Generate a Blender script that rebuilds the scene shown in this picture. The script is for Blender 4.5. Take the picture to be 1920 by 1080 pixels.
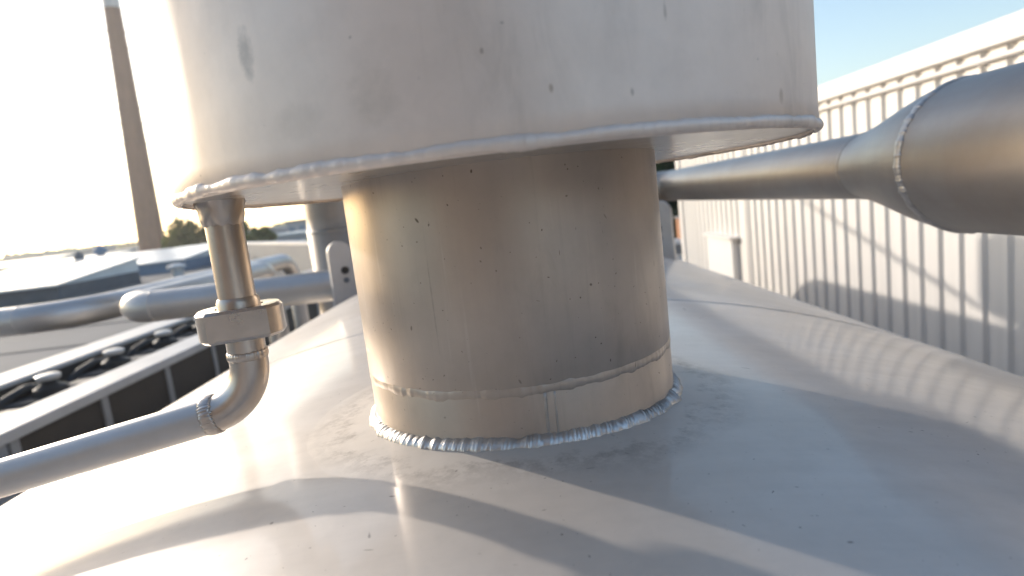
import bpy, math, random
from math import sin, cos, pi, radians, sqrt, atan2, hypot
from mathutils import Vector, Matrix, noise

for o in list(bpy.data.objects):
    bpy.data.objects.remove(o, do_unlink=True)
scene = bpy.context.scene
H = 5.2                                   # camera height above the yard; all coordinates below are relative to the camera height
# ------------------------------------------------------------------ camera
F_PX, PITCH, ROLL, YAW = 1142.5, 0.1401, -0.1186, -0.0132
cam = bpy.data.cameras.new('camera')
cam.sensor_width = 36.0
cam.lens = F_PX / 1920 * 36.0
cam.clip_start, cam.clip_end = 0.02, 5000
cam.dof.use_dof = True
cam.dof.focus_distance = 0.56
cam.dof.aperture_fstop = 5.2
cam_o = bpy.data.objects.new('camera', cam)
scene.collection.objects.link(cam_o)
_fw = Vector((sin(YAW)*cos(PITCH), cos(YAW)*cos(PITCH), -sin(PITCH)))
_rt = Vector((cos(YAW), -sin(YAW), 0)); _up = _rt.cross(_fw)
_r2 = cos(ROLL)*_rt + sin(ROLL)*_up; _u2 = -sin(ROLL)*_rt + cos(ROLL)*_up
_m = Matrix((_r2, _u2, -_fw)).transposed().to_4x4(); _m.translation = (0, 0, H)
cam_o.matrix_world = _m
scene.camera = cam_o
scene.render.resolution_x, scene.render.resolution_y = 1920, 1080
# ------------------------------------------------------------------ sky and sun
SUN_AZ, SUN_EL = radians(50), radians(15)            # sun stands ahead and to the left (azimuth measured from +Y towards -X)
SKY_STRENGTH, SUN_STRENGTH, EXPOSURE = 0.132, 1.8, 1.10
world = bpy.data.worlds.new('World'); scene.world = world; world.use_nodes = True
wt = world.node_tree; wt.nodes.clear()
sky = wt.nodes.new('ShaderNodeTexSky'); sky.sky_type = 'NISHITA'; sky.sun_disc = False
sky.sun_elevation = SUN_EL; sky.sun_rotation = -SUN_AZ
sky.altitude = 100; sky.air_density = 1.0; sky.dust_density = 1.3; sky.ozone_density = 1.0
bg = wt.nodes.new('ShaderNodeBackground'); bg.inputs['Strength'].default_value = SKY_STRENGTH
wo = wt.nodes.new('ShaderNodeOutputWorld')
wt.links.new(sky.outputs[0], bg.inputs[0]); wt.links.new(bg.outputs[0], wo.inputs[0])
sun = bpy.data.lights.new('sun', 'SUN'); sun.energy = SUN_STRENGTH; sun.angle = radians(1.0); sun.color = (1.0, 0.89, 0.77)
sun_o = bpy.data.objects.new('sun', sun); scene.collection.objects.link(sun_o)
_s = Vector((sin(SUN_AZ)*cos(SUN_EL), -cos(SUN_AZ)*cos(SUN_EL), -sin(SUN_EL)))
sun_o.rotation_euler = _s.to_track_quat('-Z', 'Y').to_euler(); sun_o.location = (-20, 16, 30)
vs = scene.view_settings
vs.view_transform = 'Standard'; vs.look = 'None'; vs.exposure = EXPOSURE; vs.gamma = 1.0; vs.use_curve_mapping = False

# ------------------------------------------------------------------ helpers
rnd = random.Random(7)
COL = scene.collection
def link(o, parent=None):
    COL.objects.link(o)
    if parent is not None: o.parent = parent
    return o
def tag(o, label=None, cat=None, group=None, kind=None):
    if label: o['label'] = label
    if cat: o['category'] = cat
    if group: o['group'] = group
    if kind: o['kind'] = kind
    return o
def thing(name, loc, label, cat, group=None):
    o = bpy.data.objects.new(name, None); o.empty_display_size = 0.1
    o.location = (loc[0], loc[1], loc[2] + H); link(o)
    return tag(o, label, cat, group)
def origin(o):
    v = Vector((0, 0, 0))
    while o is not None:
        v += o.location; o = o.parent
    return v - Vector((0, 0, H))
def mk(name, verts, faces, mat, parent=None, smooth=False, at=None, sharp=None):
    """one mesh object from camera-height coordinates"""
    base = origin(parent) if parent is not None else Vector((0, 0, 0))
    loc = Vector(at) - base if at is not None else Vector((0, 0, 0))
    off = base + loc
    me = bpy.data.meshes.new(name)
    me.from_pydata([(v[0]-off.x, v[1]-off.y, v[2]-off.z) for v in verts], [], faces)
    me.update()
    if smooth: me.polygons.foreach_set('use_smooth', [True]*len(me.polygons))
    if sharp is not None: me.set_sharp_from_angle(angle=radians(sharp))
    if mat is not None: me.materials.append(mat)
    o = bpy.data.objects.new(name, me)
    o.location = loc if parent is not None else loc + Vector((0, 0, H))
    return link(o, parent)
class MB:
    def __init__(s): s.v = []; s.f = []
    def add(s, v, f):
        n = len(s.v); s.v += [tuple(p) for p in v]; s.f += [tuple(i+n for i in q) for q in f]; return s
    def box(s, x0, x1, y0, y1, z0, z1, bev=0.0):
        if bev <= 0:
            v = [(x, y, z) for z in (z0, z1) for y in (y0, y1) for x in (x0, x1)]
            f = [(0, 2, 3, 1), (4, 5, 7, 6), (0, 1, 5, 4), (2, 6, 7, 3), (0, 4, 6, 2), (1, 3, 7, 5)]
            return s.add(v, f)
        b = bev; v = []; idx = {}
        X, Y, Z = (x0, x1), (y0, y1), (z0, z1)
        sg = (1, -1)
        for i in (0, 1):
            for j in (0, 1):
                for k in (0, 1):
                    p = (X[i], Y[j], Z[k])
                    for a in range(3):
                        q = [X[i]+sg[i]*b, Y[j]+sg[j]*b, Z[k]+sg[k]*b]; q[a] = p[a]
                        idx[(i, j, k, a)] = len(v); v.append(tuple(q))
        f = []
        for a in range(3):
            for e in (0, 1):
                c = []
                for (m, n) in ((0, 0), (1, 0), (1, 1), (0, 1)):
                    t = [0, 0, 0]; t[a] = e; t[(a+1) % 3] = m; t[(a+2) % 3] = n
                    c.append(idx[(t[0], t[1], t[2], a)])
                f.append(tuple(c if e else c[::-1]))
        for a in range(3):
            b1, b2 = (a+1) % 3, (a+2) % 3
            for m in (0, 1):
                for n in (0, 1):
                    t0 = [0, 0, 0]; t0[b1] = m; t0[b2] = n; t1 = list(t0); t1[a] = 1
                    q = (idx[(*t0, b1)], idx[(*t1, b1)], idx[(*t1, b2)], idx[(*t0, b2)])
                    f.append(q if (m == n) else q[::-1])
        for i in (0, 1):
            for j in (0, 1):
                for k in (0, 1):
                    q = tuple(idx[(i, j, k, a)] for a in range(3))
                    f.append(q if (i+j+k) % 2 else q[::-1])
        return s.add(v, f)
    def obj(s, name, mat, parent=None, **k): return mk(name, s.v, s.f, mat, parent, **k)
def frames(path, closed=False):
    n = len(path); T = []
    for i in range(n):
        a = path[(i-1) % n] if (closed or i > 0) else path[i]
        b = path[(i+1) % n] if (closed or i < n-1) else path[i]
        T.append((b-a).normalized())
    ref = Vector((0, 0, 1)) if abs(T[0].z) < .9 else Vector((1, 0, 0))
    N = [(ref - T[0]*ref.dot(T[0])).normalized()]
    for i in range(1, n):
        v = N[-1] - T[i]*N[-1].dot(T[i]); N.append(v.normalized())
    return T, N
def tube(path, r, seg=24, caps=True):
    path = [Vector(p) for p in path]; T, N = frames(path); v = []; f = []
    R = r if callable(r) else (lambda i: r if not isinstance(r, (list, tuple)) else r[i])
    for i, p in enumerate(path):
        B = T[i].cross(N[i])
        for k in range(seg):
            a = 2*pi*k/seg; v.append(p + (N[i]*cos(a) + B*sin(a))*R(i))
    for i in range(len(path)-1):
        for k in range(seg):
            a, b = i*seg+k, i*seg+(k+1) % seg
            f.append((a, b, b+seg, a+seg))
    if caps:
        f.append(tuple(range(seg-1, -1, -1))); f.append(tuple(range((len(path)-1)*seg, len(path)*seg)))
    return v, f
def arc(c, u, w, r, a0, a1, n=14):
    c, u, w = Vector(c), Vector(u), Vector(w)
    return [c + u*(r*cos(a0+(a1-a0)*i/n)) + w*(r*sin(a0+(a1-a0)*i/n)) for i in range(n+1)]
def lathe(c, prof, seg=160, closed_top=False, closed_bot=False):
    v = []; f = []
    for (r, z) in prof:
        for k in range(seg):
            a = 2*pi*k/seg; v.append((c[0]+r*cos(a), c[1]+r*sin(a), z))
    for i in range(len(prof)-1):
        for k in range(seg):
            a, b = i*seg+k, i*seg+(k+1) % seg; f.append((a, b, b+seg, a+seg))
    if closed_bot: f.append(tuple(range(seg-1, -1, -1)))
    if closed_top: f.append(tuple(range((len(prof)-1)*seg, len(prof)*seg)))
    return v, f
def nz(x, y=0.0, z=0.0): return noise.noise(Vector((x, y, z)))

# ------------------------------------------------------------------ materials
def new_mat(name):
    m = bpy.data.materials.new(name); m.use_nodes = True
    nt = m.node_tree; nt.nodes.clear()
    out = nt.nodes.new('ShaderNodeOutputMaterial')
    return m, nt, out
def N_(nt, kind, **k):
    n = nt.nodes.new(kind)
    for a, b in k.items(): setattr(n, a, b)
    return n
def mixc(nt, fac, a, b, blend='MIX'):
    n = nt.nodes.new('ShaderNodeMix'); n.data_type = 'RGBA'; n.blend_type = blend
    for s, v in ((n.inputs[0], fac), (n.inputs[6], a), (n.inputs[7], b)):
        if hasattr(v, 'is_output'): nt.links.new(v, s)
        elif isinstance(v, (int, float)): s.default_value = v if s.type == 'VALUE' else (v, v, v, 1)
        else: s.default_value = (*v, 1) if len(v) == 3 else v
    return n.outputs[2]
def math_(nt, op, a, b=None, c=None, clamp=False):
    n = nt.nodes.new('ShaderNodeMath'); n.operation = op; n.use_clamp = clamp
    for i, v in enumerate((a, b, c)):
        if v is None: continue
        if hasattr(v, 'is_output'): nt.links.new(v, n.inputs[i])
        else: n.inputs[i].default_value = v
    return n.outputs[0]
def ramp(nt, fac, pts):
    n = nt.nodes.new('ShaderNodeValToRGB'); nt.links.new(fac, n.inputs[0])
    e = n.color_ramp.elements
    while len(e) < len(pts): e.new(.5)
    for i, (p, c) in enumerate(pts):
        e[i].position = p; e[i].color = (c, c, c, 1) if isinstance(c, (int, float)) else (*c, 1)
    return n.outputs[0]
def coords(nt, scale=(1, 1, 1), loc=(0, 0, 0)):
    tc = nt.nodes.new('ShaderNodeTexCoord'); mp = nt.nodes.new('ShaderNodeMapping')
    nt.links.new(tc.outputs['Object'], mp.inputs[0]); mp.inputs['Scale'].default_value = scale; mp.inputs['Location'].default_value = loc
    return mp.outputs[0]
def tex(nt, vec, scale, detail=4, rough=.55, dist=0.0):
    n = nt.nodes.new('ShaderNodeTexNoise'); nt.links.new(vec, n.inputs['Vector'])
    n.inputs['Scale'].default_value = scale; n.inputs['Detail'].default_value = detail
    n.inputs['Roughness'].default_value = rough; n.inputs['Distortion'].default_value = dist
    return n.outputs['Fac']
def specks(nt, vec, scale, size, keep, soft=2.2):
    """small isolated pits: voronoi cells, only a share of them kept, of varying size"""
    v = nt.nodes.new('ShaderNodeTexVoronoi'); v.voronoi_dimensions = '2D'; nt.links.new(vec, v.inputs['Vector']); v.inputs['Scale'].default_value = scale
    sep = nt.nodes.new('ShaderNodeSeparateColor'); nt.links.new(v.outputs['Color'], sep.inputs[0])
    k = math_(nt, 'LESS_THAN', sep.outputs[0], keep)
    rad = math_(nt, 'MULTIPLY_ADD', math_(nt, 'POWER', sep.outputs[1], 3.0), size, size*.35)
    m = math_(nt, 'SUBTRACT', 1.0, math_(nt, 'DIVIDE', v.outputs['Distance'], rad), clamp=True)
    return math_(nt, 'MULTIPLY', math_(nt, 'MULTIPLY', m, 2.2, clamp=True), k)
def steel(name, col, rough=.55, metal=.6, coat=.3, coat_r=.2, stain=(.45, .36, .28), stain_amt=.25, streak=(60, 60, 2), pits=None,
          bump=.01, halo=None, tint_sc=3.0, wavy=0.0, unroll=None, pit_amt=.85, marks=None, lines=0.0, drips=0.0):
    """weathered stainless sheet: satin body, thin clear film, brushed streaks, water stains, pits and smudges"""
    m, nt, out = new_mat(name)
    base = coords(nt); st = coords(nt, streak)
    big = tex(nt, base, tint_sc, 5, .6, .4)
    stk = tex(nt, st, 1.0, 4, .6)
    fine = tex(nt, base, 45, 5, .65)
    c = mixc(nt, ramp(nt, big, [(.35, 0.0), (.75, stain_amt)]), col, stain)
    c = mixc(nt, ramp(nt, stk, [(.35, 0.0), (.8, .45*stain_amt+.06)]), c, tuple(x*.62 for x in col))
    c = mixc(nt, ramp(nt, fine, [(.42, 0.0), (.8, .20)]), c, tuple(x*.6 for x in col))
    sp = nt.nodes.new('ShaderNodeSeparateXYZ'); nt.links.new(base, sp.inputs[0])
    pv = base; gx, gz = sp.outputs[0], sp.outputs[2]
    if unroll:                               # wrap marks round an upright barrel of this radius
        gx = math_(nt, 'MULTIPLY', math_(nt, 'ARCTAN2', sp.outputs[1], sp.outputs[0]), unroll)
        cb = nt.nodes.new('ShaderNodeCombineXYZ'); nt.links.new(gx, cb.inputs[0]); nt.links.new(gz, cb.inputs[1]); pv = cb.outputs[0]
        if lines:
            mp = nt.nodes.new('ShaderNodeMapping'); nt.links.new(pv, mp.inputs[0]); mp.inputs['Scale'].default_value = (150, 5, 1)
            ln = tex(nt, mp.outputs[0], 1.0, 3, .6)
            c = mixc(nt, ramp(nt, ln, [(.60, 0.0), (.72, lines)]), c, tuple(x*.5 for x in col))
            c = mixc(nt, ramp(nt, ln, [(.28, lines*.7), (.38, 0.0)]), c, (.85, .82, .78))
        if drips:
            mp = nt.nodes.new('ShaderNodeMapping'); nt.links.new(pv, mp.inputs[0]); mp.inputs['Scale'].default_value = (38, 9, 1)
            dn = math_(nt, 'MULTIPLY', ramp(nt, tex(nt, mp.outputs[0], 1.0, 5, .65, .6), [(.50, 0.0), (.72, 1.0)]), ramp(nt, tex(nt, base, 5.5, 2), [(.42, 0.0), (.62, 1.0)]))
            c = mixc(nt, math_(nt, 'MULTIPLY', dn, drips), c, tuple(x*.55 for x in stain))
    for (mx, mz, wx, wz, amt, mc) in (marks or []):
        dx = math_(nt, 'DIVIDE', math_(nt, 'SUBTRACT', gx, mx), wx); dz = math_(nt, 'DIVIDE', math_(nt, 'SUBTRACT', gz, mz), wz)
        d = math_(nt, 'ADD', math_(nt, 'MULTIPLY', dx, dx), math_(nt, 'MULTIPLY', dz, dz))
        k = math_(nt, 'SUBTRACT', 1.0, math_(nt, 'MULTIPLY_ADD', math_(nt, 'SUBTRACT', tex(nt, base, 110, 4, .7), .5), 2.2, d), clamp=True)
        c = mixc(nt, math_(nt, 'MULTIPLY', k, amt), c, mc)
    dark = None
    if pits:                                 # jumble the spots so that no rows show
        wn = nt.nodes.new('ShaderNodeTexNoise'); nt.links.new(pv, wn.inputs['Vector']); wn.inputs['Scale'].default_value = 17; wn.inputs['Detail'].default_value = 1
        va = nt.nodes.new('ShaderNodeVectorMath'); va.operation = 'MULTIPLY_ADD'; nt.links.new(wn.outputs['Color'], va.inputs[0])
        va.inputs[1].default_value = (.07, .07, 0); nt.links.new(pv, va.inputs[2]); pv = va.outputs[0]
    for (sc, size, keep) in (pits or []):
        k = specks(nt, pv, sc, size, keep)
        dark = k if dark is None else math_(nt, 'MAXIMUM', dark, k)
    if dark is not None:
        clump = ramp(nt, tex(nt, base, 9, 2), [(.36, .15), (.62, 1.0)])
        c = mixc(nt, math_(nt, 'MULTIPLY', math_(nt, 'MULTIPLY', dark, pit_amt), clump), c, (.07, .05, .035))
    rvar = math_(nt, 'MULTIPLY_ADD', math_(nt, 'SUBTRACT', math_(nt, 'ADD', big, stk), 1.0), .20, rough)
    cw = math_(nt, 'MULTIPLY_ADD', math_(nt, 'SUBTRACT', big, .5), .5*coat, coat, clamp=True)
    if halo:
        (hx, hy, r0, r1, hc) = halo
        dx = math_(nt, 'SUBTRACT', sp.outputs[0], hx); dy = math_(nt, 'SUBTRACT', sp.outputs[1], hy)
        d = math_(nt, 'SQRT', math_(nt, 'ADD', math_(nt, 'MULTIPLY', dx, dx), math_(nt, 'MULTIPLY', dy, dy)))
        d = math_(nt, 'MULTIPLY_ADD', math_(nt, 'SUBTRACT', tex(nt, base, 15, 5, .65), .5), .10, d)
        hm = nt.nodes.new('ShaderNodeMapRange'); nt.links.new(d, hm.inputs[0])
        hm.inputs[1].default_value = r0; hm.inputs[2].default_value = r1; hm.inputs[3].default_value = 1; hm.inputs[4].default_value = 0
        hm.interpolation_type = 'SMOOTHSTEP'
        sm = math_(nt, 'MULTIPLY', hm.outputs[0], ramp(nt, tex(nt, base, 34, 5, .7), [(.3, .35), (.7, 1.0)]))
        c = mixc(nt, math_(nt, 'MULTIPLY', sm, .6), c, hc)
        ring = ramp(nt, d, [(.0, 0.0), (.185, 0.0), (.200, .55), (.235, 0.0)])
        c = mixc(nt, math_(nt, 'MULTIPLY', ring, ramp(nt, tex(nt, base, 60, 5, .75), [(.42, 0.0), (.7, 1.0)])), c, (.16, .13, .11))
        rvar = math_(nt, 'MULTIPLY_ADD', hm.outputs[0], .10, rvar)
        cw = math_(nt, 'MULTIPLY', cw, math_(nt, 'MULTIPLY_ADD', hm.outputs[0], -.7, 1.0))
    bn = nt.nodes.new('ShaderNodeBump'); bn.inputs['Strength'].default_value = bump; bn.inputs['Distance'].default_value = .004
    nt.links.new(tex(nt, coords(nt, tuple(s*2.5 for s in streak)), 1.0, 2, .5), bn.inputs['Height']); nrm = bn.outputs[0]
    if wavy:
        b2 = nt.nodes.new('ShaderNodeBump'); b2.inputs['Strength'].default_value = 1.0; b2.inputs['Distance'].default_value = wavy
        nt.links.new(tex(nt, base, 2.3, 1, .4), b2.inputs['Height']); nt.links.new(b2.outputs[0], bn.inputs['Normal'])
    p = nt.nodes.new('ShaderNodeBsdfPrincipled')
    nt.links.new(c, p.inputs['Base Color']); p.inputs['Metallic'].default_value = metal
    nt.links.new(rvar, p.inputs['Roughness']); nt.links.new(nrm, p.inputs['Normal'])
    nt.links.new(cw, p.inputs['Coat Weight']); p.inputs['Coat Roughness'].default_value = coat_r; p.inputs['Coat IOR'].default_value = 1.6
    nt.links.new(p.outputs[0], out.inputs[0])
    return m
def plain(name, col, rough=.7, var=.15, scale=6, metal=0.0, col2=None, bump=0.0, spec=.5, bscale=40, streak=None):
    m, nt, out = new_mat(name); v = coords(nt, streak or (1, 1, 1))
    n1 = tex(nt, v, scale, 5, .6)
    c = mixc(nt, ramp(nt, n1, [(.3, 0.0), (.72, 1.0)]), tuple(x*(1-var) for x in col), col2 or tuple(min(1, x*(1+var)) for x in col))
    p = nt.nodes.new('ShaderNodeBsdfPrincipled'); nt.links.new(c, p.inputs['Base Color'])
    p.inputs['Roughness'].default_value = rough; p.inputs['Metallic'].default_value = metal; p.inputs['Specular IOR Level'].default_value = spec
    if bump:
        b = nt.nodes.new('ShaderNodeBump'); b.inputs['Strength'].default_value = bump; b.inputs['Distance'].default_value = .01
        nt.links.new(tex(nt, v, bscale, 4, .6), b.inputs['Height']); nt.links.new(b.outputs[0], p.inputs['Normal'])
    nt.links.new(p.outputs[0], out.inputs[0]); return m

NC = (-0.0086, 0.650)                     # neck axis
M = {}
M['tank'] = steel('tank_steel', (.68, .64, .60), .62, .46, .40, .10, stain_amt=.30, streak=(2.5, 30, 2.5), bump=.008,
                  pits=[(22, .032, .40), (60, .06, .40), (11, .018, .25)], pit_amt=.75, halo=(NC[0], NC[1], .165, .25, (.72, .69, .65)), wavy=.0012, tint_sc=4.0)
M['neck'] = steel('neck_steel', (.545, .475, .415), .44, .68, .2, .25, stain=(.38, .31, .25), stain_amt=.35, streak=(34, 34, .9), bump=.01, lines=.16, drips=.25,
                  pits=[(30, .045, .38), (80, .09, .30), (14, .022, .35)], pit_amt=.85, tint_sc=5.0, unroll=.16,
                  marks=[(-.3185, .12, .0010, .045, .30, (.2, .18, .16)), (-.440, .073, .012, .003, .5, (.8, .76, .7))])
M['drum'] = steel('drum_steel', (.84, .745, .67), .56, .50, .12, .35, stain=(.44, .37, .30), stain_amt=.22, streak=(9, 9, 1.1), bump=.006, drips=.20, lines=.04,
                  pits=[(18, .025, .25), (45, .05, .12)], pit_amt=.5, tint_sc=6.0, unroll=.301,
                  marks=[(-.617, .078, .007, .017, .5, (.26, .255, .25)), (-.256, .0205, .0035, .006, .45, (.28, .20, .13)), (-.434, .0316, .0014, .003, .5, (.25, .16, .09)),
                         (-.386, .0258, .0014, .003, .5, (.15, .11, .08)), (-.36, .07, .0012, .006, .4, (.2, .15, .1)), (-.47, .055, .0012, .002, .5, (.2, .14, .1)), (-.585, .034, .02, .012, .15, (.36, .31, .26)), (-.534, .040, .016, .02, .22, (.40, .36, .30))])
M['plate'] = steel('plate_steel', (.56, .535, .51), .30, .8, .3, .12, stain_amt=.15, streak=(30, 30, 30), bump=.004)
M['weld'] = steel('weld_steel', (.52, .50, .48), .42, .9, .1, .3, stain=(.28, .25, .23), stain_amt=.5, streak=(120, 120, 120), bump=.06, tint_sc=60)
M['weld_bright'] = steel('bright_weld_steel', (.80, .785, .76), .38, .85, .1, .3, stain=(.24, .22, .21), stain_amt=.75, streak=(120, 120, 120), bump=.06, tint_sc=22)
M['drain'] = steel('drain_steel', (.58, .54, .505), .34, .95, .1, .25, stain=(.44, .32, .23), stain_amt=.5, streak=(60, 60, 3), bump=.008, tint_sc=14, pits=[(90, .08, .2)])
M['run'] = steel('run_steel', (.58, .57, .565), .48, .7, .2, .3, stain_amt=.2, streak=(3, 60, 60), bump=.006, tint_sc=10)
M['nut'] = steel('nut_steel', (.58, .54, .50), .22, .95, .1, .2, stain=(.42, .34, .28), stain_amt=.25, streak=(25, 25, 25), bump=.001, tint_sc=25)
M['bigpipe'] = steel('big_pipe_steel', (.35, .32, .29), .44, .72, .2, .3, stain=(.24, .18, .14), stain_amt=.6, streak=(14, .5, 14), bump=.004, tint_sc=4)
M['pipe'] = steel('far_pipe_steel', (.58, .57, .56), .46, .7, .2, .3, stain_amt=.25, streak=(8, 8, 8), bump=.006)
M['far_steel'] = steel('neighbour_steel', (.36, .33, .305), .55, .6, .1, .35, stain_amt=.3, streak=(14, 14, .8), bump=.006)
M['lug'] = steel('lug_steel', (.52, .51, .50), .6, .4, .1, .3, stain_amt=.2, streak=(20, 20, 20), bump=.008)
M['white_clad'] = plain('white_cladding', (.74, .72, .69), .45, .07, 1.3, streak=(6, 6, .4), spec=.4)
M['white_trim'] = plain('white_trim', (.76, .73, .70), .5, .03, 2.0, spec=.4)
M['door'] = plain('door_white', (.82, .81, .79), .4, .02, 2.0)
M['coping'] = plain('coping_zinc', (.60, .585, .57), .5, .10, 3.0, bump=.05)
M['facade'] = plain('dark_facade', (.055, .048, .043), .55, .25, 1.5)
M['facade_light'] = plain('pale_facade', (.34, .36, .39), .6, .08, 2.0)
M['mullion'] = plain('mullion_grey', (.36, .36, .36), .5, .08, 4.0)
M['roof'] = plain('roof_felt', (.20, .195, .19), .9, .16, .35, bump=.25, bscale=60)
M['roof_dark'] = plain('roof_felt_lap', (.15, .147, .145), .9, .1, .6)
M['black'] = plain('black_rubber', (.028, .027, .027), .62, .3, 7.0, bump=.08)
M['graphite'] = plain('graphite_paint', (.07, .072, .076), .4, .2, 5)
M['cap'] = plain('white_plastic', (.60, .60, .59), .4, .04, 8)
M['skylight'] = plain('skylight_glazing', (.70, .72, .72), .28, .10, 1.5, spec=.6)
M['kerb'] = plain('skylight_kerb', (.13, .14, .155), .7, .15, 2.0)
M['kerb_blue'] = plain('skylight_kerb_blue', (.20, .27, .36), .6, .1, 2.0)
M['brick'] = plain('chimney_brick', (.21, .10, .065), .9, .18, .9, bump=.2, bscale=8, streak=(1, 1, .35))
M['block'] = plain('unseen_brick', (.27, .21, .17), .9, .15, .6, bump=.2, bscale=8)
M['block_dark'] = plain('unseen_brick_dark', (.12, .095, .078), .9, .15, .6, bump=.2, bscale=8)
M['chalk'] = plain('chimney_white', (.55, .53, .52), .8, .08, 1)
M['concrete'] = plain('parapet_concrete', (.27, .26, .25), .85, .10, .5, bump=.15)
M['ground'] = plain('yard_asphalt', (.075, .073, .07), .9, .3, .12, bump=.2, bscale=3)
M['field'] = plain('meadow', (.05, .075, .025), .95, .3, .02)
M['bark'] = plain('bark', (.09, .065, .045), .9, .3, 3, bump=.3)
M['orange'] = plain('orange_tile', (.42, .20, .10), .8, .1, 3)
M['grey_wall'] = plain('grey_wall', (.40, .42, .45), .7, .08, .5)
M['mast'] = plain('mast_paint', (.50, .48, .46), .6, .1, 2)
def leaf_mat(name, col):
    m, nt, out = new_mat(name); v = coords(nt)
    c = mixc(nt, tex(nt, v, .9, 3), tuple(x*.6 for x in col), tuple(x*1.35 for x in col))
    p = nt.nodes.new('ShaderNodeBsdfPrincipled'); nt.links.new(c, p.inputs['Base Color']); p.inputs['Roughness'].default_value = .6
    t = nt.nodes.new('ShaderNodeBsdfTranslucent'); nt.links.new(c, t.inputs[0])
    mx = nt.nodes.new('ShaderNodeMixShader'); mx.inputs[0].default_value = .35
    nt.links.new(p.outputs[0], mx.inputs[1]); nt.links.new(t.outputs[0], mx.inputs[2]); nt.links.new(mx.outputs[0], out.inputs[0])
    return m
M['leaf'] = leaf_mat('leaf_green', (.09, .14, .035)); M['leaf_y'] = leaf_mat('leaf_olive', (.13, .14, .04)); M['leaf_d'] = leaf_mat('leaf_dark', (.035, .06, .02))

# ------------------------------------------------------------------ ground
G = -H
tag(mk('ground', [(-800, -400, G), (800, -400, G), (800, 900, G), (-800, 900, G)], [(0, 1, 2, 3)], M['ground'], at=(0, 0, G)), kind='structure')
tag(mk('meadow', [(-790, 170, G+.02), (790, 170, G+.02), (790, 890, G+.02), (-790, 890, G+.02)], [(0, 1, 2, 3)], M['field'], at=(0, 130, G+.02)), kind='structure')

# ------------------------------------------------------------------ the storage tank
TX, TR, TH = -0.03, 2.05, 0.2055            # axis x, radius, crown below the camera
TZ = -TH - TR
def tank_z(x): return TZ + sqrt(max(0, TR*TR - (x-TX)**2))
def tank_shell(y0, y1, tx, tz, R, depth=.42, seg=288, ny=24):
    prof = []
    n = 14
    for i in range(n, 0, -1):              # dished ends with a tight knuckle
        a = pi/2*i/n; prof.append((y0 - depth*sin(a)**1.0, R*(max(0.0, cos(a)))**.62))
    for i in range(ny+1): prof.append((y0+(y1-y0)*i/ny, R))
    for i in range(1, n+1):
        a = pi/2*i/n; prof.append((y1 + depth*sin(a), R*(max(0.0, cos(a)))**.62))
    v = []; f = []
    for (y, r) in prof:
        for k in range(seg):
            a = 2*pi*k/seg; v.append((tx + r*sin(a), y, tz + r*cos(a)))
    for i in range(len(prof)-1):
        for k in range(seg):
            a, b = i*seg+k, i*seg+(k+1) % seg; f.append((a, a+seg, b+seg, b))
    return v, f
tank = thing('storage_tank', (TX, .65, G), 'large stainless steel tank lying under the camera, with thick welded neck and drum on top', 'tank')
sv, sf = tank_shell(-2.6, 3.0, TX, TZ, TR)
shell = mk('shell', sv, sf, M['tank'], tank, smooth=True, at=(0, 0, -TH))
def bead(n, center, out, up, ro, ru, ripples, amp, lump, seed, seg=12, a_off=0.0, closed=True, wander=.25):
    """a weld bead: rippled crescent scales along a path given by functions of t in 0..1"""
    v = []; f = []
    for i in range(n):
        t = i/n if closed else i/(n-1)
        c, o, u = center(t), out(t), up(t)
        l = 1 + lump*nz(t*60, seed) + lump*.7*nz(t*170, seed+3)
        sh = lump*.5*nz(t*45, seed+9)
        for k in range(seg):
            a = 2*pi*k/seg + a_off
            ph = t*ripples + .9*cos(a)*.6 + wander*nz(t*(90 if wander < 1 else 22), seed+5)
            w = (ph % 1.0)
            rip = 1 + amp*(1 - 2*w)*max(.08, .6+.8*nz(t*ripples*.31, seed+7)+(.9*nz(t*14, seed+11) if wander > 1 else 0))
            v.append(c + o*(ro*l*rip*cos(a) + ro*sh) + u*(ru*l*rip*sin(a) + ru*sh))
    m = n if closed else n-1
    for i in range(m):
        for k in range(seg):
            a, b = i*seg+k, i*seg+(k+1) % seg; c2, d = ((i+1) % n)*seg+k, ((i+1) % n)*seg+(k+1) % seg
            f.append((a, b, d, c2))
    return v, f
RN = 0.16
ring_o = lambda t: Vector((cos(2*pi*t), sin(2*pi*t), 0))
zup = lambda t: Vector((0, 0, 1))
Z_SEAM, Z_DRUM, RD = -0.1565, 0.028, 0.301
# neck: lower collar and upper barrel with a slight step at the girth weld
zb = tank_z(NC[0]+RN) - .03
v, f = lathe(NC, [(RN, zb), (RN, Z_SEAM-.004), (RN-.0012, Z_SEAM-.001), (RN-.0012, Z_SEAM+.001), (RN+.0005, Z_SEAM+.004), (RN+.0005, -.06), (RN+.0005, Z_DRUM+.03)], 240)
neck = mk('neck', v, f, M['neck'], tank, smooth=True, at=(NC[0], NC[1], -.2))
def base_c(t):
    x, y = NC[0]+(RN+.0020)*cos(2*pi*t), NC[1]+(RN+.0020)*sin(2*pi*t)
    return Vector((x, y, tank_z(x)+.0046+.0012*nz(t*22, 6)))
v, f = bead(3600, base_c, lambda t: (ring_o(t)*.75-Vector((0, 0, .66))).normalized(), lambda t: (ring_o(t)*.66+Vector((0, 0, .75))).normalized(),
            .0076, .0044, 285, .095, .42, 1.0, seg=18, wander=2.6)
mk('base_weld', v, f, M['weld_bright'], neck, smooth=True)
v = []; f = []; seg = 200; rows = 22            # the shell is drawn up into a shallow flare round the neck
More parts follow.
